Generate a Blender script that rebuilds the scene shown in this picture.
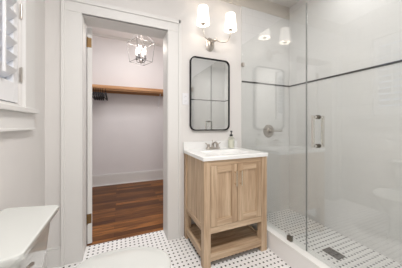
import bpy, bmesh, math, random
from mathutils import Vector, Matrix
random.seed(7)
PI = math.pi
scene = bpy.context.scene
C = scene.collection
for o in list(bpy.data.objects):
    bpy.data.objects.remove(o)

# ------------------------------------------------------------------ camera
CAM = Vector((0.055, -1.882, 1.14))
yaw, pitch, roll = math.radians(23.0), 0.0, 0.0
fw = Vector((math.sin(yaw)*math.cos(pitch), math.cos(yaw)*math.cos(pitch), -math.sin(pitch)))
rt = Vector((math.cos(yaw), -math.sin(yaw), 0)); up = rt.cross(fw)
ex = rt*math.cos(roll) - up*math.sin(roll); ey = rt*math.sin(roll) + up*math.cos(roll)
cd = bpy.data.cameras.new('camera'); cd.sensor_width = 36; cd.lens = 191.0/402*36; cd.shift_y = -8.9/402; cd.clip_start = 0.02
cam = bpy.data.objects.new('camera', cd); C.objects.link(cam)
m = Matrix((ex, ey, -fw)).transposed().to_4x4(); m.translation = CAM
cam.matrix_world = m
scene.camera = cam

# ------------------------------------------------------------------ light
W_ = bpy.data.worlds.new('sky'); scene.world = W_; W_.use_nodes = True
bg = W_.node_tree.nodes['Background']; bg.inputs[0].default_value = (0.72, 0.82, 1.0, 1); bg.inputs[1].default_value = 1.0

def area(name, loc, rot, sx, sy, power, col):
    l = bpy.data.lights.new(name, 'AREA'); l.shape = 'RECTANGLE'; l.size = sx; l.size_y = sy; l.energy = power; l.color = col
    o = bpy.data.objects.new(name, l); C.objects.link(o); o.location = loc; o.rotation_euler = rot
    return o
area('bathroom_fill_light', (0.30, -1.65, 2.635), (0, 0, 0), 0.34, 0.34, 32, (1.0, 0.97, 0.95))  # added fill from behind the camera, brightens the whole bathroom
area('shower_fill_light', (1.76, -0.90, 2.665), (0, 0, 0), 0.14, 0.14, 3.5, (1.0, 0.98, 0.97))  # added fill over the shower, out of view, lifts the tile
area('closet_fill_light', (0.25, 0.80, 2.79), (0, 0, 0), 1.0, 0.9, 15, (0.97, 0.97, 1.0))  # added closet fill with no fixture around it, helps the chandelier
LAMP_SCONCE = 0.2      # watts in each sconce shade
LAMP_CANDLE = 2.0      # watts in each candle bulb
vs = scene.view_settings
vs.view_transform = 'Standard'; vs.look = 'None'; vs.gamma = 1; vs.use_curve_mapping = False
vs.exposure = 0.3

# ------------------------------------------------------------------ materials
def mat(name, col, rough=0.5, metal=0.0, **kw):
    m = bpy.data.materials.new(name); m.use_nodes = True
    b = m.node_tree.nodes['Principled BSDF']
    b.inputs['Base Color'].default_value = (*col, 1); b.inputs['Roughness'].default_value = rough
    b.inputs['Metallic'].default_value = metal
    for k, v in kw.items():
        b.inputs[k.replace('_', ' ')].default_value = v
    return m
class NT:
    """tiny node helper"""
    def __init__(s, m): s.m = m; s.t = m.node_tree; s.b = s.t.nodes.get('Principled BSDF')
    def n(s, kind, **props):
        x = s.t.nodes.new(kind)
        for k, v in props.items(): setattr(x, k, v)
        return x
    def l(s, a, b): s.t.links.new(a, b)
    def math(s, op, a, b=None, c=None):
        x = s.n('ShaderNodeMath', operation=op)
        for i, v in enumerate((a, b, c)):
            if v is None: continue
            if isinstance(v, (int, float)): x.inputs[i].default_value = v
            else: s.l(v, x.inputs[i])
        return x.outputs[0]
    def mix(s, f, a, b):
        x = s.n('ShaderNodeMix', data_type='RGBA')
        if isinstance(f, (int, float)): x.inputs[0].default_value = f
        else: s.l(f, x.inputs[0])
        for i, v in ((6, a), (7, b)):
            if isinstance(v, tuple): x.inputs[i].default_value = (*v, 1)
            else: s.l(v, x.inputs[i])
        return x.outputs[2]
    def pos(s):
        g = s.n('ShaderNodeNewGeometry'); sp = s.n('ShaderNodeSeparateXYZ'); s.l(g.outputs['Position'], sp.inputs[0])
        return g, sp
    def bump(s, h, strength, dist=0.002):
        b = s.n('ShaderNodeBump'); b.inputs['Strength'].default_value = strength; b.inputs['Distance'].default_value = dist
        s.l(h, b.inputs['Height']); s.l(b.outputs[0], s.b.inputs['Normal'])

def paint(name, col, rough=0.55, amt=0.03, bp=True):
    m = mat(name, col, rough); t = NT(m)
    g, sp = t.pos()
    nz = t.n('ShaderNodeTexNoise'); nz.inputs['Scale'].default_value = 6; t.l(g.outputs['Position'], nz.inputs['Vector'])
    c2 = tuple(c*(1-amt) for c in col)
    t.l(t.mix(nz.outputs[0], col, c2), t.b.inputs['Base Color'])
    n2 = t.n('ShaderNodeTexNoise'); n2.inputs['Scale'].default_value = 160; t.l(g.outputs['Position'], n2.inputs['Vector'])
    if bp: t.bump(n2.outputs[0], 0.06, 0.001)
    return m
M = {}
M['wall'] = paint('warm_white_paint', (0.755, 0.735, 0.715))
M['ceiling'] = paint('ceiling_paint', (0.80, 0.77, 0.74))
M['frieze'] = paint('beige_frieze_paint', (0.66, 0.62, 0.56))
M['trim'] = paint('white_trim_paint', (0.76, 0.75, 0.73), 0.5, 0.01, False)
M['closet'] = paint('closet_paint', (0.78, 0.755, 0.755))
M['closet_ceiling'] = paint('closet_ceiling_paint', (0.88, 0.87, 0.87))
M['white_gloss'] = mat('shutter_paint', (0.82, 0.82, 0.83), 0.3)
M['ceramic'] = mat('white_ceramic', (0.60, 0.615, 0.59), 0.08, Coat_Weight=0.5, Coat_Roughness=0.03)
M['stone'] = mat('white_cultured_marble', (0.86, 0.86, 0.85), 0.15)
M['nickel'] = mat('brushed_nickel', (0.50, 0.46, 0.42), 0.28, 1.0)
M['polished'] = mat('polished_nickel', (0.80, 0.78, 0.74), 0.2, 1.0)
M['satin'] = mat('satin_gold_nickel', (0.80, 0.72, 0.60), 0.25, 1.0)
M['brass'] = mat('aged_brass', (0.20, 0.12, 0.05), 0.5, 0.7)
M['cage'] = mat('pewter_wire', (0.16, 0.155, 0.155), 0.5, 0.4)
M['black'] = mat('black_metal', (0.010, 0.009, 0.009), 0.5, 0.0, Specular_IOR_Level=0.2)
M['dark_metal'] = mat('dark_bronze_metal', (0.16, 0.145, 0.12), 0.35, 0.8)
M['plastic'] = mat('white_plastic', (0.80, 0.80, 0.82), 0.35)
M['slot'] = mat('dark_slot', (0.10, 0.10, 0.10), 0.5)
M['mirror'] = mat('mirror_silver', (0.86, 0.87, 0.87), 0.01, 1.0)
M['rubber'] = mat('door_seal', (0.20, 0.21, 0.20), 0.4)
M['black_plastic'] = mat('black_plastic', (0.015, 0.015, 0.016), 0.35)
M['hanger'] = mat('black_velvet', (0.02, 0.018, 0.02), 0.8)
M['curb'] = mat('curb_slab', (0.86, 0.85, 0.84), 0.25)
M['edge_white'] = mat('white_quartz_cap', (0.86, 0.86, 0.84), 0.2)

def glass(name, tint, extra=2.3):
    m = bpy.data.materials.new(name); m.use_nodes = True; t = NT(m); nt = m.node_tree
    nt.nodes.remove(t.b); out = nt.nodes['Material Output']
    g = t.n('ShaderNodeNewGeometry'); dp = t.n('ShaderNodeVectorMath', operation='DOT_PRODUCT')
    t.l(g.outputs['Normal'], dp.inputs[0]); t.l(g.outputs['Incoming'], dp.inputs[1])
    c = t.math('ABSOLUTE', dp.outputs['Value']); k = t.math('POWER', t.math('SUBTRACT', 1.0, c), 5.0)
    f = t.math('MULTIPLY', t.math('MULTIPLY_ADD', k, 0.96, 0.04), extra)
    tr = t.n('ShaderNodeBsdfTransparent'); tr.inputs[0].default_value = (*tint, 1)
    gl = t.n('ShaderNodeBsdfGlossy'); gl.inputs['Roughness'].default_value = 0.0
    mx = t.n('ShaderNodeMixShader'); t.l(f, mx.inputs[0]); t.l(tr.outputs[0], mx.inputs[1]); t.l(gl.outputs[0], mx.inputs[2])
    t.l(mx.outputs[0], out.inputs[0])
    return m
M['glass'] = glass('clear_shower_glass', (0.985, 0.992, 0.987))
M['pane'] = glass('window_glass', (0.97, 0.98, 1.0))
M['bottle'] = glass('clear_bottle_glass', (0.93, 0.94, 0.90))
M['soap'] = mat('pale_soap', (0.80, 0.79, 0.72), 0.3)

def emit(name, col, s):
    m = bpy.data.materials.new(name); m.use_nodes = True; b = m.node_tree.nodes['Principled BSDF']
    b.inputs['Base Color'].default_value = (*col, 1)
    b.inputs['Emission Color'].default_value = (*col, 1); b.inputs['Emission Strength'].default_value = s
    return m
M['bulb'] = emit('lit_bulb', (1.0, 0.90, 0.78), 6)
M['candle_bulb'] = emit('lit_candle_bulb', (1.0, 0.93, 0.86), 2)
M['fill_diffuser'] = emit('fill_light_diffuser', (1.0, 0.95, 0.88), 3)  # glowing face of the added fill lamps
M['shade'] = emit('lit_fabric_shade', (1.0, 0.95, 0.89), 1.15)
M['shade'].node_tree.nodes['Principled BSDF'].inputs['Roughness'].default_value = 0.9

def wood(name, axis, c1, c2, c3, scale=1.0, rough=0.45):
    m = mat(name, c1, rough); t = NT(m)
    g = t.n('ShaderNodeNewGeometry'); mp = t.n('ShaderNodeMapping'); t.l(g.outputs['Position'], mp.inputs[0])
    s = [26*scale]*3; s[axis] = 1.6*scale; mp.inputs['Scale'].default_value = s
    nz = t.n('ShaderNodeTexNoise'); nz.inputs['Scale'].default_value = 1; nz.inputs['Detail'].default_value = 5; nz.inputs['Distortion'].default_value = 0.6
    t.l(mp.outputs[0], nz.inputs['Vector'])
    n2 = t.n('ShaderNodeTexNoise'); n2.inputs['Scale'].default_value = 4.5; n2.inputs['Detail'].default_value = 8
    t.l(mp.outputs[0], n2.inputs['Vector'])
    r = t.n('ShaderNodeValToRGB'); e = r.color_ramp.elements
    e[0].position = 0.32; e[0].color = (*c1, 1); e[1].position = 0.68; e[1].color = (*c3, 1)
    k = e.new(0.5); k.color = (*c2, 1)
    t.l(nz.outputs[0], r.inputs[0])
    dark = tuple(c*0.72 for c in c1)
    ff = t.math('MULTIPLY', t.math('SUBTRACT', n2.outputs[0], 0.45), 1.6)
    ff = t.math('MAXIMUM', t.math('MINIMUM', ff, 0.6), 0.0)
    t.l(t.mix(ff, r.outputs[0], dark), t.b.inputs['Base Color'])
    t.bump(n2.outputs[0], 0.15, 0.001)
    return m
OAK = ((0.36, 0.235, 0.140), (0.53, 0.38, 0.25), (0.64, 0.49, 0.34))
M['oak_v'] = wood('light_oak_upright', 2, *OAK)
M['oak_h'] = wood('light_oak_across', 0, *OAK)
M['oak_d'] = wood('light_oak_deep', 1, *OAK)
M['shelf_wood'] = wood('honey_wood_shelf', 0, (0.42, 0.20, 0.08), (0.50, 0.26, 0.12), (0.58, 0.33, 0.17))

# hardwood planks for the closet
def planks():
    m = mat('hardwood_planks', (0.2, 0.08, 0.03), 0.40, Specular_IOR_Level=0.25); t = NT(m); g, sp = t.pos()
    cb = t.n('ShaderNodeCombineXYZ'); t.l(sp.outputs[0], cb.inputs[0]); t.l(sp.outputs[1], cb.inputs[1])
    br = t.n('ShaderNodeTexBrick'); br.offset = 0.37; br.squash = 1; br.offset_frequency = 2
    br.inputs['Scale'].default_value = 1; br.inputs['Brick Width'].default_value = 0.95; br.inputs['Row Height'].default_value = 0.083
    br.inputs['Mortar Size'].default_value = 0.0012; br.inputs['Bias'].default_value = 0
    br.inputs['Color1'].default_value = (0.09, 0.030, 0.008, 1); br.inputs['Color2'].default_value = (0.38, 0.15, 0.038, 1)
    br.inputs['Mortar'].default_value = (0.04, 0.015, 0.006, 1)
    t.l(cb.outputs[0], br.inputs['Vector'])
    mp = t.n('ShaderNodeMapping'); t.l(g.outputs['Position'], mp.inputs[0]); mp.inputs['Scale'].default_value = (2.2, 24, 24)
    nz = t.n('ShaderNodeTexNoise'); nz.inputs['Scale'].default_value = 1.5; nz.inputs['Detail'].default_value = 7; nz.inputs['Distortion'].default_value = 0.7
    t.l(mp.outputs[0], nz.inputs['Vector'])
    f = t.math('MINIMUM', t.math('MAXIMUM', t.math('MULTIPLY', t.math('SUBTRACT', nz.outputs[0], 0.38), 2.6), 0.0), 0.75)
    t.l(t.mix(f, br.outputs[0], (0.045, 0.013, 0.004)), t.b.inputs['Base Color'])
    return m
M['planks'] = planks()

# white mosaic with small black squares at every crossing
def mosaic(name, base, ox=0.0, oy=0.0, sx=0.0388, sy=0.0445, d=0.0072):
    m = mat(name, base, 0.3); t = NT(m); g, sp = t.pos()
    def cell(o, off, s):
        f = t.math('FRACT', t.math('ADD', t.math('DIVIDE', t.math('ADD', o, 10.0 + off), s), 0.5))
        return t.math('ABSOLUTE', t.math('SUBTRACT', f, 0.5)), f
    ax, fx = cell(sp.outputs[0], ox, sx); ay, fy = cell(sp.outputs[1], oy, sy)
    mxy = t.math('MAXIMUM', t.math('MULTIPLY', ax, sx), t.math('MULTIPLY', ay, sy))
    dot = t.math('LESS_THAN', mxy, d)
    # faint grout: lines through the dots and at half pitch
    gx = t.math('LESS_THAN', ax, 0.02); gy = t.math('LESS_THAN', ay, 0.02)
    hx = t.math('GREATER_THAN', ax, 0.485); hy = t.math('GREATER_THAN', ay, 0.485)
    gr = t.math('MAXIMUM', t.math('MAXIMUM', gx, gy), t.math('MAXIMUM', hx, hy))
    c = t.mix(t.math('MULTIPLY', gr, 0.35), base, tuple(x*0.72 for x in base))
    t.l(t.mix(dot, c, (0.008, 0.007, 0.007)), t.b.inputs['Base Color'])
    return m
M['mosaic'] = mosaic('basketweave_mosaic', (0.89, 0.88, 0.87), ox=-0.018, oy=0.013)
M['mosaic_sh'] = mosaic('shower_mosaic', (0.87, 0.865, 0.85), ox=0.0, oy=0.01)

# glossy white subway tile; u along the wall, v up
def subway(name, ua, base, rough=0.07):
    m = mat(name, base, rough); t = NT(m); g, sp = t.pos()
    cb = t.n('ShaderNodeCombineXYZ'); t.l(sp.outputs[ua], cb.inputs[0]); t.l(sp.outputs[2], cb.inputs[1])
    br = t.n('ShaderNodeTexBrick'); br.offset = 0.5
    br.inputs['Scale'].default_value = 1; br.inputs['Brick Width'].default_value = 0.203; br.inputs['Row Height'].default_value = 0.102
    br.inputs['Mortar Size'].default_value = 0.0013; br.inputs['Mortar Smooth'].default_value = 0.3
    br.inputs['Color1'].default_value = (*base, 1); br.inputs['Color2'].default_value = (*[c*0.985 for c in base], 1)
    br.inputs['Mortar'].default_value = (*[c*0.90 for c in base], 1)
    t.l(cb.outputs[0], br.inputs['Vector']); t.l(br.outputs[0], t.b.inputs['Base Color'])
    nz = t.n('ShaderNodeTexNoise'); nz.inputs['Scale'].default_value = 11; t.l(g.outputs['Position'], nz.inputs['Vector'])
    h = t.math('ADD', t.math('MULTIPLY', br.outputs['Fac'], -0.35), t.math('MULTIPLY', nz.outputs[0], 0.28))
    t.bump(h, 0.5, 0.0035)
    return m
TB = (0.77, 0.77, 0.76)
M['tile_x'] = subway('white_subway_tile_end', 0, TB)
M['tile_n'] = subway('white_subway_tile_near', 0, TB, 0.42)
M['tile_y'] = subway('white_subway_tile_side', 1, TB)

# ------------------------------------------------------------------ mesh helpers
def NB(): return bmesh.new()
def box(bm, x0, x1, y0, y1, z0, z1, bev=0.0, seg=2):
    r = bmesh.ops.create_cube(bm, size=1)
    vs_ = r['verts']
    for v in vs_:
        v.co = Vector(((x0+x1)/2 + v.co.x*(x1-x0), (y0+y1)/2 + v.co.y*(y1-y0), (z0+z1)/2 + v.co.z*(z1-z0)))
    if bev:
        es = list({e for v in vs_ for e in v.link_edges})
        bmesh.ops.bevel(bm, geom=es, offset=bev, segments=seg, affect='EDGES', profile=0.5)
    return bm
def loft(bm, rings, cap0=True, cap1=True, closed=False):
    R = [[bm.verts.new(p) for p in r] for r in rings]; n = len(R[0])
    pairs = list(zip(R, R[1:])) + ([(R[-1], R[0])] if closed else [])
    for a, b in pairs:
        for i in range(n):
            j = (i+1) % n
            bm.faces.new((a[i], a[j], b[j], b[i]))
    if not closed:
        if cap0: bm.faces.new(list(reversed(R[0])))
        if cap1: bm.faces.new(R[-1])
    return bm
def circ(c, r, n=24, axis=2, ry=None):
    ry = ry or r; out = []
    for i in range(n):
        a = 2*PI*i/n; u, v = r*math.cos(a), ry*math.sin(a)
        p = {2: (u, v, 0), 0: (0, u, v), 1: (v, 0, u)}[axis]
        out.append((c[0]+p[0], c[1]+p[1], c[2]+p[2]))
    return out
def lathe(bm, cx, cy, prof, n=28, sy=1.0):
    return loft(bm, [circ((cx, cy, z), max(r, 1e-4), n, 2, max(r*sy, 1e-4)) for r, z in prof])
def lathe_y(bm, cx, cz, prof, n=24, sx=1.0):     # profile (r, y)
    rings = []
    for r, y in prof:
        rings.append([(cx + r*sx*math.cos(2*PI*i/n), y, cz + r*math.sin(2*PI*i/n)) for i in range(n)])
    return loft(bm, rings)
def tube(bm, pts, r, n=10, taper=None):
    pts = [Vector(p) for p in pts]; rings = []; prev = None
    for i, p in enumerate(pts):
        d = (pts[min(i+1, len(pts)-1)] - pts[max(i-1, 0)]).normalized()
        if prev is None:
            a = Vector((0, 0, 1)) if abs(d.z) < 0.9 else Vector((1, 0, 0))
            u = d.cross(a).normalized()
        else:
            u = (prev - d*prev.dot(d)).normalized()
        prev = u; v = d.cross(u); rr = r if taper is None else r*taper[i]
        rings.append([p + u*rr*math.cos(2*PI*k/n) + v*rr*math.sin(2*PI*k/n) for k in range(n)])
    return loft(bm, rings)
def bez(p0, p1, p2, p3, n=12):
    p0, p1, p2, p3 = map(Vector, (p0, p1, p2, p3)); out = []
    for i in range(n+1):
        t = i/n; out.append(p0*(1-t)**3 + p1*3*t*(1-t)**2 + p2*3*t*t*(1-t) + p3*t**3)
    return out
def rrect(cx, cy, hx, hy, r, n=6):               # rounded rectangle, 4*(n+1) points
    out = []
    for (sx, sy, a0) in ((1, 1, 0), (-1, 1, PI/2), (-1, -1, PI), (1, -1, 1.5*PI)):
        for k in range(n+1):
            a = a0 + PI/2*k/n
            out.append((cx + sx*(hx-r) + r*math.cos(a), cy + sy*(hy-r) + r*math.sin(a)))
    return out

ORG = {}
def wloc(o): return ORG.get(o.name, Vector((0, 0, 0)))
def fin(bm, name, material, smooth=40):
    bmesh.ops.recalc_face_normals(bm, faces=bm.faces[:])
    me = bpy.data.meshes.new(name); bm.to_mesh(me); bm.free(); me.materials.append(material)
    me.shade_smooth()
    me.set_sharp_from_angle(angle=math.radians(smooth))
    return me
def wn(o):
    w_ = o.modifiers.new('weighted_normals', 'WEIGHTED_NORMAL'); w_.keep_sharp = True; w_.weight = 90
    return o
def part(name, bm, material, parent, label=None, smooth=40):
    me = fin(bm, name, material, smooth); o = bpy.data.objects.new(name, me); C.objects.link(o)
    wn(o); p = wloc(parent); me.transform(Matrix.Translation(-p)); o.parent = parent; ORG[o.name] = p
    if label: o['label'] = label
    return o
def tagit(o, label, cat, group=None):
    o['label'] = label; o['category'] = cat
    if group: o['group'] = group
    return o
def thing(name, label, cat, loc, group=None, kind=None):
    o = bpy.data.objects.new(name, None); C.objects.link(o); o.location = loc; o.empty_display_size = 0.05
    ORG[o.name] = Vector(loc)
    if kind: o['kind'] = kind
    if label: tagit(o, label, cat, group)
    return o
def single(name, bm, material, label=None, cat=None, kind=None, smooth=40):
    me = fin(bm, name, material, smooth)
    xs = [v.co.x for v in me.vertices]; ys = [v.co.y for v in me.vertices]; zs = [v.co.z for v in me.vertices]
    c = Vector(((min(xs)+max(xs))/2, (min(ys)+max(ys))/2, min(zs)))
    me.transform(Matrix.Translation(-c)); o = bpy.data.objects.new(name, me); C.objects.link(o); o.location = c; wn(o)
    ORG[o.name] = c
    if kind: o['kind'] = kind
    if label: o['label'] = label
    if cat: o['category'] = cat
    return o
def struct(name, bm, material, label=None, smooth=40):
    return single(name, bm, material, label, None, 'structure', smooth)

# ------------------------------------------------------------------ room shell
XL, XG, XW = -0.493, 1.371, 2.122
YP = -1.73                                   # near end of the shower
YB = -2.75; TH = 0.19                       # back of the bathroom, thickness of the closet wall
H = 2.695; HC = 2.83                        # ceiling heights
DX0, DX1, DZ = -0.238, 0.492, 2.077         # door opening
CY = 2.148; CX0, CX1 = -1.05, 1.45          # closet
ZS = 0.032                                  # shower floor

struct('floor', box(NB(), XL-0.12, 1.322, YB-0.1, 0.19, -0.06, 0.0), M['mosaic'])
struct('floor.001', box(NB(), CX0-0.1, CX1+0.1, 0.19, CY+0.1, -0.06, 0.0), M['planks'])
struct('floor.002', box(NB(), 1.42, XW, YP, 0.0, 0.0, ZS), M['mosaic_sh'])
struct('floor.003', box(NB(), 1.322, XW+0.1, YB-0.1, YP-0.10, -0.06, 0.0), M['mosaic'])

# wall holding the closet doorway (bathroom side painted like the bathroom)
b = NB()
box(b, XL-0.12, DX0, 0, TH-0.01, 0, HC); box(b, DX1, XW+0.12, 0, TH-0.01, 0, HC); box(b, DX0, DX1, 0, TH-0.01, DZ, HC)
struct('wall_back', b, M['wall'])
b = NB()
box(b, CX0-0.1, DX0, TH-0.01, TH, 0, HC); box(b, DX1, CX1+0.1, TH-0.01, TH, 0, HC); box(b, DX0, DX1, TH-0.01, TH, DZ, HC)
struct('wall_closet_front', b, M['closet'])
# left wall with the window hole
WY0, WY1, WZ0, WZ1 = -1.40, -0.394, 1.245, 2.30
b = NB(); xo = XL-0.12
box(b, xo, XL, YB-0.1, WY0, 0, H+0.1); box(b, xo, XL, WY1, 0, 0, H+0.1)
box(b, xo, XL, WY0, WY1, 0, WZ0); box(b, xo, XL, WY0, WY1, WZ1, H+0.1)
struct('wall_left', b, M['wall'])
b = box(NB(), XW+0.01, XW+0.12, YB-0.1, 0.0, 0, H+0.1); box(b, XW, XW+0.01, YP-0.01, 0.0, 2.535, H)
struct('wall_right', b, M['wall'])
struct('wall_front', box(NB(), XL-0.12, XW+0.12, YB-0.1, YB, 0, H+0.1), M['wall'])
struct('wall_partition', box(NB(), 1.31, XW+0.01, YP-0.10, YP-0.01, 0, H), M['wall'])
TT = 2.535                                   # top of tile
struct('wall_shower_end', box(NB(), XG-0.003, XW+0.01, -0.008, 0.0, 0.0, TT), M['tile_x'])
struct('wall_shower_side', box(NB(), XW, XW+0.01, YP, -0.008, 0.0, TT), M['tile_y'])
struct('wall_shower_near', box(NB(), 1.31, XW, YP-0.01, YP, 0.0, TT), M['tile_n'])
struct('ceiling', box(NB(), XL-0.12, XW+0.12, YB-0.1, 0.0, H, H+0.1), M['ceiling'])
# closet
struct('wall_closet_back', box(NB(), CX0-0.1, CX1+0.1, CY, CY+0.1, 0, HC), M['closet'])
struct('wall_closet_left', box(NB(), CX0-0.1, CX0, TH, CY, 0, HC), M['closet'])
struct('wall_closet_right', box(NB(), CX1, CX1+0.1, TH, CY, 0, HC), M['closet'])
struct('ceiling.001', box(NB(), CX0-0.1, CX1+0.1, TH-0.01, CY+0.1, HC, HC+0.1), M['closet_ceiling'])

# frieze band under the ceiling
struct('trim_1', box(NB(), XL, XW, -0.012, 0.0, TT, H), M['frieze'], 'narrow beige frieze band under the ceiling')
# black pencil liners
LZ = 1.643
def liner(name, bm): struct(name, bm, M['black'], 'thin black liner tile across the white shower tile')
liner('trim_2', box(NB(), XG-0.002, XW, -0.013, -0.008, LZ-0.001, LZ+0.018, 0.002))
liner('trim_3', box(NB(), XW-0.005, XW, YP, -0.013, LZ-0.001, LZ+0.018, 0.002))
liner('trim_4', box(NB(), 1.31, XW-0.005, YP, YP+0.005, LZ-0.001, LZ+0.018, 0.002))
# shower curb
b = NB(); box(b, 1.320, 1.420, YP, -0.009, 0.0, 0.150, 0.002)
struct('trim_5', b, M['curb'], 'pale shower curb face')
struct('trim_6', box(NB(), 1.314, 1.426, YP, -0.009, 0.150, 0.169, 0.004), M['edge_white'], 'white curb cap under the glass')
# door casing: flat board with raised outer band and inner bead
def casing(name, x0, x1, outer):
    b = NB(); box(b, x0, x1, -0.018, 0.0, 0.0, DZ+0.004, 0.003)
    if outer < 0:
        box(b, x0-0.004, x0+0.024, -0.030, 0.0, 0.0, DZ+0.120, 0.004)
    else:
        box(b, x1-0.024, x1+0.004, -0.030, 0.0, 0.0, DZ+0.120, 0.004)
    struct(name, b, M['trim'])
casing('trim_7', DX0-0.143, DX0, -1); casing('trim_8', DX1, DX1+0.130, 1)
b = NB(); box(b, DX0-0.143, DX1+0.130, -0.0185, 0.0, DZ+0.004, DZ+0.110, 0.003)
box(b, DX0-0.143, DX1+0.130, -0.030, 0.0, DZ+0.085, DZ+0.120, 0.004)
struct('trim_9', b, M['trim'])
# jamb lining with door stop
b = NB()
box(b, DX0-0.001, DX0+0.004, 0.0, TH, 0, DZ+0.004); box(b, DX1-0.004, DX1+0.001, 0.0, TH, 0, DZ+0.004)
box(b, DX0, DX1, 0.0, TH, DZ-0.001, DZ+0.004)
struct('trim_10', b, M['trim'])
# baseboards
def baseb(name, x0, x1, y0, y1, h=0.155):
    b = NB(); box(b, x0, x1, y0, y1, 0, h-0.02, 0.002); 
    ix = 0.004 if x1-x0 < 0.05 else 0; iy = 0.004 if y1-y0 < 0.05 else 0
    box(b, x0+ix*(1 if x0 > 0 else 0), x1-ix*(1 if x0 < 0 else 0), y0+iy, y1, h-0.02, h, 0.003)
    struct(name, b, M['trim'])
baseb('baseboard_left', XL, XL+0.016, YB, -0.016)
baseb('baseboard_back', XL, DX0-0.149, -0.016, 0)
baseb('baseboard_closet', CX0, CX1, CY-0.018, CY, 0.205)
baseb('baseboard_front', XL+0.016, XW, YB, YB+0.016)
struct('trim_11', box(NB(), CX0, CX1, CY-0.035, CY, 0.0, 0.018, 0.006), M['trim'])

b = NB(); box(b, CX0, CX1, CY-0.03, CY, HC-0.035, HC-0.012, 0.004); box(b, CX0, CX1, CY-0.045, CY, HC-0.012, HC, 0.003)
struct('trim_12', b, M['trim'], 'slim crown moulding along the closet back wall')

# ------------------------------------------------------------------ closet door, opened into the closet
d = thing('door_1', 'white closet door swung open into the closet', None, (DX0+0.009, TH+0.012, 0.0), kind='structure')
if 'category' in d: del d['category']
L = []
def dpart(n, b, mt, p, lab=None):
    o = part(n, b, mt, p, lab); return o
x0, y0 = DX0+0.009, TH+0.012
b = NB(); box(b, x0, x0+0.040, y0, y0+0.70, 0.012, DZ-0.004, 0.0015)
slab = dpart('door_slab', b, M['trim'], d)
for z0, z1 in ((0.22, 0.92), (1.06, 1.86)):
    b = NB()
    for (a0, a1, c0, c1) in ((y0+0.12, y0+0.58, z0, z0+0.02), (y0+0.12, y0+0.58, z1-0.02, z1), (y0+0.12, y0+0.14, z0, z1), (y0+0.56, y0+0.58, z0, z1)):
        box(b, x0+0.038, x0+0.045, a0, a1, c0, c1, 0.002)
    dpart('panel_moulding', b, M['trim'], slab)
for z in (0.25, 1.925):
    b = NB(); box(b, x0+0.003, x0+0.035, y0-0.003, y0+0.001, z-0.045, z+0.045, 0.001)
    tube(b, [(x0-0.002, y0-0.006, z-0.048), (x0-0.002, y0-0.006, z+0.048)], 0.006)
    dpart('hinge', b, M['brass'], d, 'brass hinge')
b = NB(); lathe_y(b, 0, 0, [(0.001, -0.05), (0.02, -0.048), (0.028, -0.03), (0.02, -0.012), (0.009, -0.008), (0.009, 0.0)])
bmesh.ops.rotate(b, verts=b.verts, cent=(0, 0, 0), matrix=Matrix.Rotation(PI/2, 3, 'Z'))
bmesh.ops.translate(b, verts=b.verts, vec=(x0+0.040, y0+0.64, 0.95))
dpart('door_knob', b, M['brass'], d, 'brass knob')
d.rotation_euler = (0, 0, math.radians(12))

# ------------------------------------------------------------------ window with shutters
w = thing('window_1', None, None, (XL, (WY0+WY1)/2, WZ0), kind='structure')
w['label'] = 'window with white plantation shutters'
b = NB()
for (a0, a1, c0, c1) in ((WY0, WY1, WZ0, WZ0+0.04), (WY0, WY1, WZ1-0.04, WZ1), (WY0, WY0+0.04, WZ0, WZ1), (WY1-0.04, WY1, WZ0, WZ1), (WY0, WY1, 1.74, 1.78)):
    box(b, XL-0.11, XL-0.075, a0, a1, c0, c1, 0.003)
part('window_frame', b, M['trim'], w)
part('pane', box(NB(), XL-0.096, XL-0.090, WY0+0.03, WY1-0.03, WZ0+0.03, WZ1-0.03), M['pane'], w)
b = NB(); cw = 0.14
box(b, XL, XL+0.020, WY1, WY1+cw, WZ0-0.0, WZ1+0.12, 0.003); box(b, XL, XL+0.020, WY0-cw, WY0, WZ0, WZ1+0.12, 0.003)
box(b, XL, XL+0.021, WY0-cw, WY1+cw, WZ1, WZ1+0.12, 0.003)
part('window_casing', b, M['trim'], w)
b = NB(); box(b, XL-0.075, XL+0.002, WY0+0.001, WY1-0.001, WZ0-0.02, WZ0+0.001); box(b, XL-0.05, XL-0.012, WY0+0.001, WY1-0.001, WZ0, WZ0+0.021); box(b, XL, XL+0.04, WY0-cw-0.02, WY1+cw+0.02, WZ0-0.03, WZ0, 0.006)
part('window_sill', b, M['trim'], w)
b = NB(); box(b, XL, XL+0.018, WY0-cw, WY1+cw-0.005, WZ0-0.135, WZ0-0.03, 0.003); box(b, XL, XL+0.026, WY0-cw, WY1+cw-0.005, WZ0-0.137, WZ0-0.123, 0.003)
part('apron', b, M['trim'], w)
sx0, sx1 = XL-0.046, XL-0.016
mid = (WY0+WY1)/2
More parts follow.
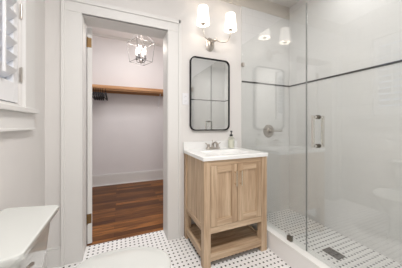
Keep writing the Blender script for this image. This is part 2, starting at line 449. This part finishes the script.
for (p0, p1) in ((mid+0.002, WY1-0.004), (WY0+0.004, mid-0.002)):
    b = NB(); z0, z1 = WZ0+0.027, WZ1-0.004; st = 0.05
    box(b, sx0, sx1, p0, p0+st, z0, z1, 0.002); box(b, sx0, sx1, p1-st, p1, z0, z1, 0.002)
    box(b, sx0, sx1, p0+st, p1-st, z0, z0+0.115, 0.002); box(b, sx0, sx1, p0+st, p1-st, z1-0.10, z1, 0.002)
    sh = part('shutter', b, M['white_gloss'], w)
    b = NB(); z = z0+0.115+0.045; ca, sa = math.cos(math.radians(38)), math.sin(math.radians(38))
    while z < z1-0.13:
        rings = []
        for yy in (p0+st+0.002, p1-st-0.002):
            r = []
            for k in range(14):
                a = 2*PI*k/14; u, v = 0.043*math.cos(a), 0.0055*math.sin(a)
                r.append(((sx0+sx1)/2 + u*ca - v*sa, yy, z + u*sa + v*ca))
            rings.append(r)
        loft(b, rings); z += 0.079
    part('louvre', b, M['white_gloss'], sh)
    pc = (p0+p1)/2 + 0.045; part('tilt_rod', box(NB(), XL+0.003, XL+0.014, pc-0.007, pc+0.007, z0+0.14, z1-0.12, 0.002), M['white_gloss'], sh)
    hy = p1 if p1 > mid+0.1 else p0
    for z in (1.443, 1.824, 2.18):
        q = -1 if hy > mid else 1
        b = NB(); box(b, XL-0.008, XL+0.001, hy+q*0.002-0.002, hy+q*0.002+0.002, z-0.042, z+0.042, 0.0008)
        tube(b, [(XL+0.002, hy+q*0.002, z-0.045), (XL+0.002, hy+q*0.002, z+0.045)], 0.004)
        part('hinge', b, M['nickel'], sh, 'small metal hinge')

# ------------------------------------------------------------------ added ceiling fill lamps, unseen (bathroom one behind the camera)
t = thing('fill_ceiling_light', 'added round flush white fill light, unseen on the bathroom ceiling', 'ceiling light', (0.30, -1.65, 2.64))
part('frame', lathe(NB(), 0.30, -1.65, [(0.20, H-0.001), (0.21, H-0.02), (0.205, H-0.035), (0.19, H-0.035), (0.19, H-0.001)]), M['nickel'], t)
part('fill_diffuser', lathe(NB(), 0.30, -1.65, [(0.185, H-0.022), (0.18, H-0.034), (0.12, H-0.045), (0.01, H-0.048)]), M['fill_diffuser'], t)

t = thing('fill_ceiling_light', 'added small recessed round fill light, unseen in the shower ceiling', 'ceiling light', (1.76, -0.90, 2.68))  # unseen fixture added to carry the shower fill
part('frame', lathe(NB(), 1.76, -0.90, [(0.085, H-0.001), (0.100, H-0.003), (0.098, H-0.010), (0.080, H-0.012), (0.080, H-0.001)]), M['trim'], t)
part('fill_diffuser', lathe(NB(), 1.76, -0.90, [(0.078, H-0.004), (0.060, H-0.010), (0.001, H-0.012)]), M['fill_diffuser'], t)

# ------------------------------------------------------------------ vanity cabinet
VX0, VX1, VY0, VY1 = 0.661, 1.290, -0.512, -0.004
VT = 0.857
t = thing('vanity_cabinet', 'light oak bathroom vanity cabinet with two doors and an open bottom shelf', 'cabinet', ((VX0+VX1)/2, (VY0+VY1)/2, 0))
LG = 0.060
for (x, y) in ((VX0, VY0), (VX1-LG, VY0), (VX0, VY1-LG), (VX1-LG, VY1-LG)):
    part('leg', box(NB(), x, x+LG, y, y+LG, 0.0, VT, 0.002), M['oak_v'], t)
# carcass: side panels, back, bottom, inside
for x in (VX0+0.012, VX1-0.028):
    part('side_panel', box(NB(), x, x+0.016, VY0+LG, VY1-LG, 0.325, VT-0.002), M['oak_v'], t)
b = NB(); box(b, VX0+LG, VX1-LG, VY1-0.02, VY1-0.008, 0.27, VT-0.002)
part('back_panel', b, M['oak_v'], t)
part('bottom_panel', box(NB(), VX0+0.012, VX1-0.012, VY0+0.03, VY1-0.02, 0.275, 0.292), M['oak_h'], t)
b = NB(); box(b, VX0+LG, VX1-LG, VY0+0.004, VY0+0.03, 0.268, 0.318, 0.002); part('front_rail', b, M['oak_h'], t)
b = NB(); box(b, VX0+LG, VX1-LG, VY0+0.004, VY0+0.03, 0.812, VT, 0.002); part('front_rail', b, M['oak_h'], t)
for x in (VX0+0.006, VX1-0.03):
    part('side_rail', box(NB(), x, x+0.024, VY0+LG, VY1-LG, 0.275, 0.325, 0.002), M['oak_d'], t)
    part('side_rail', box(NB(), x, x+0.024, VY0+LG, VY1-LG, 0.050, 0.113, 0.002), M['oak_d'], t)
part('front_rail', box(NB(), VX0+LG, VX1-LG, VY0+0.006, VY0+0.032, 0.045, 0.106, 0.002), M['oak_h'], t)
part('back_rail', box(NB(), VX0+LG, VX1-LG, VY1-0.034, VY1-0.008, 0.045, 0.106, 0.002), M['oak_h'], t)
b = NB(); ys = VY0+0.034; n = 6; ww = (VY1-0.036-ys)/n
for k in range(n): box(b, VX0+0.03, VX1-0.03, ys+k*ww+0.001, ys+(k+1)*ww-0.001, 0.082, 0.100, 0.001)
part('shelf', b, M['oak_h'], t)
# doors
xm = 0.974; dz0, dz1 = 0.322, 0.811; yf = VY0+0.001
for i, (a, c) in enumerate(((VX0+LG+0.003, xm-0.0015), (xm+0.0015, VX1-LG-0.003))):
    b = NB(); s = 0.056
    box(b, a, a+s, yf, yf+0.020, dz0, dz1, 0.0015); box(b, c-s, c, yf, yf+0.020, dz0, dz1, 0.0015)
    dr = part('door', b, M['oak_v'], t)
    for zz in (dz0, dz1-s): part('door_rail', box(NB(), a+s, c-s, yf, yf+0.020, zz, zz+s, 0.0015), M['oak_h'], dr)
    b = NB(); box(b, a+s-0.002, c-s+0.002, yf+0.009, yf+0.016, dz0+s-0.002, dz1-s+0.002)
    part('door_panel', b, M['oak_v'], dr)
    hx = c-0.026 if i == 0 else a+0.022
    b = NB(); h0, h1 = 0.632, 0.760
    box(b, hx-0.0055, hx+0.0055, yf-0.034, yf-0.024, h0, h1, 0.003)
    for z in (h0+0.014, h1-0.014): tube(b, [(hx, yf-0.028, z), (hx, yf+0.002, z)], 0.0045)
    part('handle', b, M['satin'], dr, 'slim metal bar pull')
part('inner_shade', box(NB(), VX0+0.03, VX1-0.03, VY0+0.028, VY0+0.031, 0.30, 0.83), M['oak_v'], t)

# vanity top with basin
TX0, TX1, TY0, TZ = 0.653, 1.298, -0.523, 0.887
t = thing('sink_top', 'white one-piece sink top with backsplash on the oak vanity', 'sink', ((TX0+TX1)/2, TY0/2, VT))
def ring(p, z): return [(x, y, z) for x, y in p]
ocx, ocy, ohx, ohy = (TX0+TX1)/2, TY0/2, (TX1-TX0)/2, -TY0/2-0.002
bcx, bcy = 0.972, -0.290
def inn(hx, hy, r): return rrect(bcx, bcy, hx, hy, r)
b = NB()
rings = [ring(inn(0.20, 0.125, 0.07), VT), ring(rrect(ocx, ocy, ohx, ohy, 0.004), VT), ring(rrect(ocx, ocy, ohx, ohy, 0.004), TZ-0.004), ring(rrect(ocx, ocy, ohx-0.004, ohy-0.004, 0.006), TZ),
         ring(inn(0.222, 0.148, 0.08), TZ), ring(inn(0.213, 0.139, 0.075), TZ-0.006), ring(inn(0.20, 0.125, 0.07), VT)]
loft(b, rings, False, False)
part('countertop', b, M['stone'], t)
b = NB()
loft(b, [ring(inn(0.2005, 0.1255, 0.07), TZ-0.026), ring(inn(0.19, 0.115, 0.065), TZ-0.07), ring(inn(0.16, 0.09, 0.055), TZ-0.105), ring(inn(0.06, 0.04, 0.03), TZ-0.118), ring(inn(0.02, 0.02, 0.015), TZ-0.12)], False, True)
bs = part('basin', b, M['stone'], t)
part('drain', lathe(NB(), bcx, bcy, [(0.001, TZ-0.1195), (0.021, TZ-0.1195), (0.021, TZ-0.115), (0.001, TZ-0.113)]), M['nickel'], bs, 'nickel sink drain')
part('backsplash', box(NB(), TX0, TX1, -0.020, -0.001, TZ-0.002, TZ+0.078, 0.004), M['stone'], t)

# faucet
fx, fy = 0.957, -0.078
t = thing('faucet', 'brushed nickel two-handle faucet on the white sink top', 'faucet', (fx, fy, TZ))
b = NB(); loft(b, [ring(rrect(fx, fy, 0.080, 0.026, 0.025), TZ), ring(rrect(fx, fy, 0.080, 0.026, 0.025), TZ+0.012), ring(rrect(fx, fy, 0.070, 0.019, 0.018), TZ+0.022)])
part('base', b, M['nickel'], t)
b = NB(); lathe(b, fx, fy, [(0.019, TZ+0.015), (0.016, TZ+0.03), (0.013, TZ+0.05), (0.015, TZ+0.06), (0.001, TZ+0.066)])
tube(b, bez((fx, fy, TZ+0.045), (fx, fy-0.02, TZ+0.085), (fx, fy-0.09, TZ+0.085), (fx, fy-0.115, TZ+0.045)), 0.010)
tube(b, [(fx, fy+0.012, TZ+0.05), (fx, fy+0.012, TZ+0.088)], 0.003); lathe(b, fx, fy+0.012, [(0.001, TZ+0.085), (0.006, TZ+0.09), (0.001, TZ+0.096)], 12)
part('spout', b, M['nickel'], t)
for s in (-1, 1):
    hx = fx+s*0.053
    b = NB(); lathe(b, hx, fy, [(0.018, TZ+0.015), (0.014, TZ+0.03), (0.017, TZ+0.042), (0.012, TZ+0.054), (0.001, TZ+0.058)])
    tube(b, [(hx, fy, TZ+0.046), (hx+s*0.02, fy, TZ+0.056), (hx+s*0.034, fy-0.002, TZ+0.068)], 0.006, taper=[1, 0.8, 1])
    part('handle', b, M['nickel'], t)

# soap dispenser
sx_, sy_ = 1.182, -0.078
t = thing('soap_dispenser', 'clear soap bottle with black pump at the back of the sink top', 'soap dispenser', (sx_, sy_, TZ))
part('bottle', lathe(NB(), sx_, sy_, [(0.001, TZ), (0.034, TZ), (0.036, TZ+0.006), (0.036, TZ+0.10), (0.032, TZ+0.115), (0.016, TZ+0.128), (0.014, TZ+0.138), (0.001, TZ+0.138)]), M['bottle'], t)
part('liquid', lathe(NB(), sx_, sy_, [(0.001, TZ+0.004), (0.031, TZ+0.004), (0.032, TZ+0.095), (0.001, TZ+0.096)]), M['soap'], t, 'pale green soap')
b = NB(); lathe(b, sx_, sy_, [(0.001, TZ+0.132), (0.017, TZ+0.132), (0.017, TZ+0.150), (0.006, TZ+0.153), (0.005, TZ+0.178), (0.012, TZ+0.180), (0.012, TZ+0.190), (0.001, TZ+0.192)])
tube(b, [(sx_, sy_, TZ+0.185), (sx_-0.012, sy_-0.03, TZ+0.184), (sx_-0.015, sy_-0.04, TZ+0.178)], 0.005)
part('pump', b, M['black_plastic'], t, 'black pump head')

# ------------------------------------------------------------------ mirror
mx, mz, mhx, mhz = 0.958, 1.4705, 0.236, 0.3885
t = thing('wall_mirror', 'tall mirror with thin black frame and rounded corners above the sink', 'mirror', (mx, 0, mz-mhz))
def vring(hx, hz, r, y): return [(x, y, z) for x, z in rrect(mx, mz, hx, hz, r, 8)]
fwid = 0.011
b = NB(); loft(b, [vring(mhx, mhz, 0.06, -0.002), vring(mhx, mhz, 0.06, -0.030), vring(mhx-0.002, mhz-0.002, 0.058, -0.032), vring(mhx-fwid, mhz-fwid, 0.05, -0.032), vring(mhx-fwid, mhz-fwid, 0.05, -0.002)], closed=True)
part('frame', b, M['black'], t)
b = NB(); loft(b, [vring(mhx-fwid+0.001, mhz-fwid+0.001, 0.05, -0.003), vring(mhx-fwid+0.001, mhz-fwid+0.001, 0.05, -0.020)])
part('mirror_glass', b, M['mirror'], t)

# ------------------------------------------------------------------ wall sconce
px, pz, py = 0.957, 2.016, -0.13
t = thing('wall_sconce', 'nickel two-arm wall sconce with lit white shades above the mirror', 'wall lamp', (px, 0, pz))
part('backplate', lathe_y(NB(), px, pz, [(0.074, 0.0), (0.074, -0.008), (0.062, -0.014), (0.048, -0.016), (0.040, -0.024), (0.022, -0.030), (0.016, -0.05)], 28, 0.70), M['nickel'], t)
b = NB(); tube(b, [(px, -0.04, pz), (px, py, pz)], 0.010); lathe_y(b, px, pz, [(0.001, py-0.022), (0.014, py-0.016), (0.018, py), (0.014, py+0.016), (0.001, py+0.02)])
part('hub', b, M['nickel'], t)
SC = []
for s in (-1, 1):
    cx = px + 0.024 + s*0.159
    b = NB(); tube(b, bez((px, py, pz), (px+s*0.11, py, pz-0.02), (cx+s*0.004, py, pz-0.015), (cx, py, 2.165), 16), 0.0055)
    arm = part('arm', b, M['nickel'], t)
    part('candle_cup', lathe(NB(), cx, py, [(0.001, 2.145), (0.020, 2.149), (0.026, 2.155), (0.012, 2.161), (0.011, 2.208), (0.001, 2.209)]), M['nickel'], arm)
    zb, zt2, rb, rt2 = 2.152, 2.320, 0.066, 0.050
    b = NB()
    rr = [circ((cx, py, zb), rb), circ((cx, py, zt2), rt2), circ((cx, py, zt2), rt2-0.002), circ((cx, py, zb), rb-0.002)]
    loft(b, rr, closed=True)
    shd = part('lamp_shade', b, M['shade'], t, 'lit white fabric shade')
    part('bulb', lathe(NB(), cx, py, [(0.012, 2.207), (0.024, 2.23), (0.028, 2.255), (0.020, 2.28), (0.001, 2.29)]), M['bulb'], shd)
    SC.append((cx, py, 2.16))
    for zz, pw in ((2.30, 0.6), (2.18, 0.4)):
        l = bpy.data.lights.new('sconce_glow', 'POINT'); l.energy = LAMP_SCONCE*pw; l.color = (1.0, 0.88, 0.74); l.shadow_soft_size = 0.03
        lo = bpy.data.objects.new('sconce_glow', l); C.objects.link(lo); lo.location = (cx, py, zz)

# ------------------------------------------------------------------ outlet
t = thing('wall_outlet', 'white duplex outlet plate on the wall beside the mirror', 'outlet', (0.677, 0, 1.352))
part('plate', box(NB(), 0.643, 0.711, -0.007, 0.0, 1.352, 1.469, 0.003), M['plastic'], t)
for z in (1.387, 1.434):
    b = NB(); loft(b, [[(x, -0.007, zz) for x, zz in rrect(0.677, z, 0.017, 0.015, 0.008)], [(x, -0.010, zz) for x, zz in rrect(0.677, z, 0.016, 0.014, 0.008)]])
    s_ = part('socket', b, M['plastic'], t)
    b = NB(); box(b, 0.670, 0.672, -0.0105, -0.0095, z-0.004, z+0.006); box(b, 0.682, 0.684, -0.0105, -0.0095, z-0.004, z+0.006)
    part('slot', b, M['slot'], s_)

# ------------------------------------------------------------------ shower glass
GT = 2.075; GB = 0.172
g0, g1 = XG-0.005, XG+0.005
t = thing('shower_screen', 'fixed clear glass shower panel beside the vanity', 'glass panel', (XG, -0.45, GB))
part('glass_panel', box(NB(), g0, g1, -0.846, -0.010, GB, GT, 0.001), M['glass'], t)
for (y, z, hy, hz) in ((-0.028, 1.844, 0.016, 0.020), (-0.028, 0.45, 0.016, 0.020)):
    part('wall_clamp', box(NB(), XG-0.014, XG+0.014, y-hy, y+hy, z-hz, z+hz, 0.003), M['nickel'], t)
part('curb_clamp', box(NB(), XG-0.014, XG+0.014, -0.716, -0.674, 0.169, 0.208, 0.003), M['dark_metal'], t)
t = thing('shower_door', 'clear glass shower door with square metal pull handle', 'shower door', (XG, -1.3, GB))
part('glass_panel', box(NB(), g0, g1, YP+0.012, -0.8545, GB+0.004, GT, 0.001), M['glass'], t)
part('edge_seal', box(NB(), g0, g1, -0.8540, -0.8480, GB+0.004, GT, 0.001), M['rubber'], t, 'dark strip along the door edge')
hy = -0.943
for s in (-1, 1):
    b = NB(); hx = XG + s*0.052; z0, z1 = 0.980, 1.208
    box(b, hx-0.0085, hx+0.0085, hy-0.0085, hy+0.0085, z0, z1, 0.002)
    for z in (z0+0.010, z1-0.010):
        box(b, min(XG+s*0.005, hx), max(XG+s*0.005, hx), hy-0.0085, hy+0.0085, z-0.0085, z+0.0085, 0.002)
        x1 = XG+s*0.006; 
        
    hd = part('handle', b, M['polished'], t, 'square nickel pull')
    for z in (z0+0.010, z1-0.010):
        part('washer', tube(NB(), [(x1, hy, z), (x1+s*0.008, hy, z)], 0.015, 16), M['dark_metal'], hd, 'dark round washer')
for z in (0.40, 1.844):
    part('hinge', box(NB(), XG-0.016, XG+0.016, YP+0.002, YP+0.06, z-0.04, z+0.04, 0.003), M['nickel'], t)

# shower valve
vx, vz, vy = 1.769, 1.066, -0.008
t = thing('shower_valve', 'round nickel shower valve with lever on the tiled end wall', 'shower valve', (vx, 0, vz))
part('escutcheon', lathe_y(NB(), vx, vz, [(0.080, vy), (0.080, vy-0.006), (0.066, vy-0.013), (0.045, vy-0.016), (0.040, vy-0.024), (0.030, vy-0.030)], 32), M['nickel'], t)
b = NB(); lathe_y(b, vx, vz, [(0.026, vy-0.028), (0.026, vy-0.055), (0.020, vy-0.062), (0.016, vy-0.068), (0.001, vy-0.07)])
tube(b, [(vx, vy-0.05, vz), (vx+0.05, vy-0.055, vz+0.002), (vx+0.095, vy-0.06, vz), (vx+0.16, vy-0.06, vz)], 0.009, taper=[1.2, 0.8, 0.7, 1.0])
part('lever', b, M['nickel'], t)

# shower drain
t = thing('shower_drain', 'rectangular dark metal drain grate in the shower floor', 'drain', (1.750, -0.812, ZS))
b = NB(); box(b, 1.702, 1.798, -0.880, -0.745, ZS+0.0005, ZS+0.003, 0.001)
part('tray', b, M['slot'], t)
b = NB()
for (a0, a1, c0, c1) in ((1.702, 1.798, -0.880, -0.870), (1.702, 1.798, -0.755, -0.745), (1.702, 1.712, -0.880, -0.745), (1.788, 1.798, -0.880, -0.745)):
    box(b, a0, a1, c0, c1, ZS+0.001, ZS+0.007, 0.001)
for k in range(7): box(b, 1.710, 1.790, -0.863+k*0.0162, -0.858+k*0.0162, ZS+0.002, ZS+0.006, 0.0008)
part('grate', b, M['dark_metal'], t)

# ------------------------------------------------------------------ toilet (against the left wall, facing +x)
tx, ty = XL, -0.872
t = thing('toilet', 'white two-piece toilet with its lid closed against the left wall', 'toilet', (-0.1, ty, 0))
def trr(x0, x1, hy, r, z, bow=0.0, taper=0.26):
    out = []
    for x, y in rrect((x0+x1)/2, ty, (x1-x0)/2, hy, r, 6):
        k = (x-x0)/(x1-x0); out.append((x + bow*k*(1-((y-ty)/hy)**2), ty + (y-ty)*(1 + (taper if z > 0.5 else 0)*(1-k)), z))
    return out
b = NB()
loft(b, [trr(-0.445, -0.315, 0.150, 0.04, 0.385, .02), trr(-0.448, -0.300, 0.165, 0.04, 0.42, .02), trr(-0.452, -0.278, 0.170, 0.035, 0.55, .02), trr(-0.455, -0.270, 0.188, 0.03, 0.66, .02), trr(-0.458, -0.262, 0.196, 0.03, 0.684, .02), trr(-0.458, -0.262, 0.196, 0.03, 0.690, .02)])
part('tank', b, M['ceramic'], t)
b = NB()
loft(b, [trr(-0.478, -0.250, 0.205, 0.02, 0.690, .012), trr(-0.482, -0.241, 0.215, 0.022, 0.696, .012), trr(-0.483, -0.238, 0.218, 0.022, 0.710, .012), trr(-0.481, -0.240, 0.215, 0.022, 0.718, .012), trr(-0.474, -0.247, 0.206, 0.02, 0.722, .012)])
part('tank_lid', b, M['ceramic'], t)
b = NB(); yl = ty-0.165
tube(b, [(-0.275, yl, 0.63), (-0.250, yl, 0.63)], 0.011); tube(b, [(-0.252, yl, 0.63), (-0.248, yl+0.03, 0.628), (-0.247, yl+0.06, 0.62)], 0.007, taper=[1.2, 0.9, 1.1])
part('flush_lever', b, M['nickel'], t)
def egg(x0, x1, hw, z, sq=2.3, n=32):
    out = []; xc = x0 + (x1-x0)*0.46
    x0 += 0.03; xc += 0.03; x1 += 0.036
    for i in range(n):
        a = 2*PI*i/n; c, s = math.cos(a), math.sin(a)
        rx = (x1-xc) if c > 0 else (xc-x0)
        e = 2.0/(2.0 if c > 0 else sq+0.8)
        out.append((xc + rx*math.copysign(abs(c)**e, c), ty + hw*math.copysign(abs(s)**e, s), z))
    return out
b = NB()
loft(b, [egg(-0.40, 0.10, 0.115, 0.0), egg(-0.40, 0.10, 0.112, 0.03), egg(-0.39, 0.09, 0.105, 0.12), egg(-0.38, 0.12, 0.115, 0.20), egg(-0.37, 0.20, 0.155, 0.30), egg(-0.37, 0.245, 0.178, 0.36), egg(-0.37, 0.255, 0.182, 0.39)])
part('bowl', b, M['ceramic'], t)
b = NB(); loft(b, [trr(-0.44, -0.20, 0.12, 0.03, 0.25), trr(-0.445, -0.17, 0.17, 0.03, 0.36), trr(-0.445, -0.17, 0.175, 0.03, 0.388)])
part('tank_shelf', b, M['ceramic'], t)
b = NB(); loft(b, [egg(-0.20, 0.260, 0.184, 0.391), egg(-0.205, 0.266, 0.188, 0.396), egg(-0.205, 0.266, 0.188, 0.405), egg(-0.20, 0.262, 0.185, 0.409)])
part('seat', b, M['ceramic'], t)
b = NB(); loft(b, [egg(-0.20, 0.262, 0.185, 0.4115), egg(-0.203, 0.267, 0.189, 0.416), egg(-0.203, 0.267, 0.189, 0.424), egg(-0.195, 0.255, 0.180, 0.431), egg(-0.15, 0.20, 0.14, 0.434), egg(-0.08, 0.10, 0.07, 0.435)])
part('seat_lid', b, M['ceramic'], t)
for s in (-1, 1):
    part('seat_hinge', box(NB(), -0.225, -0.195, ty+s*0.07-0.02, ty+s*0.07+0.02, 0.389, 0.425, 0.006), M['ceramic'], t)

# ------------------------------------------------------------------ closet shelf, rod, hangers
SY = CY-0.30
t = thing('closet_shelf', 'honey wood closet shelf with front edge board on the closet back wall', 'shelf', (0.2, SY, 1.80))
b = NB(); box(b, CX0+0.002, CX1-0.002, SY, CY-0.001, 1.818, 1.840, 0.002); part('board', b, M['shelf_wood'], t)
b = NB(); box(b, CX0+0.002, CX1-0.002, CY-0.022, CY-0.001, 1.746, 1.817, 0.002); part('cleat', b, M['shelf_wood'], t)
b = NB(); box(b, CX0+0.002, CX1-0.002, SY-0.001, SY+0.019, 1.783, 1.819, 0.003); part('front_edge', b, M['shelf_wood'], t)
for bx_ in (0.80, -0.75):
    b = NB(); box(b, bx_-0.012, bx_+0.012, CY-0.006, CY-0.001, 1.498, 1.718); box(b, bx_-0.012, bx_+0.012, SY+0.03, CY-0.024, 1.812, 1.817)
    tube(b, [(bx_, CY-0.004, 1.518), (bx_, SY+0.06, 1.813)], 0.009)
    part('bracket', b, M['white_gloss'], t, 'white shelf bracket')
RZ, RY = 1.770, SY+0.035
t = thing('closet_rod', 'round wood hanging rod under the closet shelf', 'closet rod', (0.2, RY, RZ))
b = NB(); tube(b, [(CX0+0.012, RY, RZ), (CX1-0.012, RY, RZ)], 0.017, 16); part('rod', b, M['shelf_wood'], t)
for x in (CX0, CX1-0.012):
    b = NB(); box(b, x, x+0.012, RY-0.035, RY+0.035, RZ-0.04, RZ+0.03, 0.002); part('rod_socket', b, M['trim'], t)
def hanger():
    r = thing('clothes_hanger', 'x', 'clothes hanger', (0, RY, RZ), 'black hangers on the closet rod')
    o = Vector((0, RY, RZ)); R = 0.022
    b = NB(); pts = [(0, RY + R*math.cos(a), RZ + R*math.sin(a)) for a in [math.radians(-20+ k*20) for k in range(12)]]
    pts = pts[:11] + [(0, RY-R*0.6, RZ-0.02), (0, RY, RZ-0.035), (0, RY, RZ-0.06)]
    tube(b, pts, 0.0035, 8)
    part('hook', b, M['black'], r)
    b = NB(); z0 = RZ-0.06
    pts = [(0, RY-0.205, z0-0.105), (0, RY-0.17, z0-0.075), (0, RY-0.06, z0-0.022), (0, RY, z0), (0, RY+0.06, z0-0.022), (0, RY+0.17, z0-0.075), (0, RY+0.205, z0-0.105)]
    tube(b, pts, 0.013, 8); tube(b, [(0, RY-0.203, z0-0.104), (0, RY+0.203, z0-0.104)], 0.008, 8)
    part('shoulder_bar', b, M['hanger'], r)
    return r
hg = hanger()
spots = [(-0.362, 0), (-0.328, 0), (-0.294, 0), (-0.260, 0), (-0.226, 0), (-0.178, -4)]
labs = ['black hanger farthest left on the closet rod, nearest the open door', 'black hanger second in from the open door', 'black hanger third in from the open door',
        'black hanger fourth in from the open door', 'black hanger second in from the empty end of the closet rod', 'black hanger set slightly apart from the bunch, next to the empty rod']
for i, (x, a) in enumerate(spots):
    if i == 0: r = hg
    else:
        r = hg.copy(); C.objects.link(r)
        for ch in list(hg.children):
            c = ch.copy(); C.objects.link(c); c.parent = r
    r.location = (x, RY, RZ); r.rotation_euler = (0, 0, math.radians(a)); r['label'] = labs[i]

# ------------------------------------------------------------------ closet chandelier (open wire lantern)
cx, cy = 0.345, 1.10
t = thing('lantern_chandelier', 'open wire lantern chandelier with lit candle bulbs hanging in the closet', 'chandelier', (cx, cy, HC))
part('canopy', lathe(NB(), cx, cy, [(0.06, HC), (0.06, HC-0.012), (0.02, HC-0.03), (0.008, HC-0.04)]), M['nickel'], t)
ZT, ZB, ZC = 2.365, 2.085, 2.58
b = NB(); tube(b, [(cx, cy, HC-0.03), (cx, cy, 2.090)], 0.0055); part('stem', b, M['nickel'], t)
ra = math.radians(69)
def cor(r, z, k): return (cx + r*math.cos(ra + k*PI/2), cy + r*math.sin(ra + k*PI/2), z)
b = NB()
RT, RB = 0.205, 0.168
for k in range(4):
    tube(b, [cor(RT, ZT, k), cor(RT, ZT, k+1)], 0.0034, 6); tube(b, [cor(RB, ZB, k), cor(RB, ZB, k+1)], 0.0034, 6)
    tube(b, [cor(RT, ZT, k), cor(RB, ZB, k)], 0.0034, 6); tube(b, [cor(RT, ZT, k), (cx, cy, ZC)], 0.0034, 6)
part('cage', b, M['cage'], t)
b = NB(); lathe(b, cx, cy, [(0.001, 2.060), (0.014, 2.070), (0.022, 2.090), (0.016, 2.110), (0.008, 2.130), (0.001, 2.135)]); part('hub', b, M['nickel'], t)
for k in range(4):
    a = math.radians(62) + k*PI/2; x, y = cx + 0.066*math.cos(a), cy + 0.066*math.sin(a)
    b = NB(); tube(b, bez((cx, cy, 2.100), ((cx+x)/2, (cy+y)/2, 2.065), (x, y, 2.070), (x, y, 2.125), 8), 0.005)
    lathe(b, x, y, [(0.001, 2.120), (0.020, 2.126), (0.020, 2.132), (0.011, 2.134), (0.011, 2.185), (0.001, 2.186)])
    arm = part('candle_arm', b, M['cage'], t)
    part('bulb', lathe(NB(), x, y, [(0.008, 2.184), (0.011, 2.210), (0.012, 2.235), (0.008, 2.275), (0.004, 2.305), (0.001, 2.312)], 16), M['candle_bulb'], arm, 'lit candle bulb')
    l = bpy.data.lights.new('candle_glow', 'POINT'); l.energy = LAMP_CANDLE; l.color = (1.0, 0.90, 0.80); l.shadow_soft_size = 0.02
    lo = bpy.data.objects.new('candle_glow', l); C.objects.link(lo); lo.location = (x, y, 2.330)
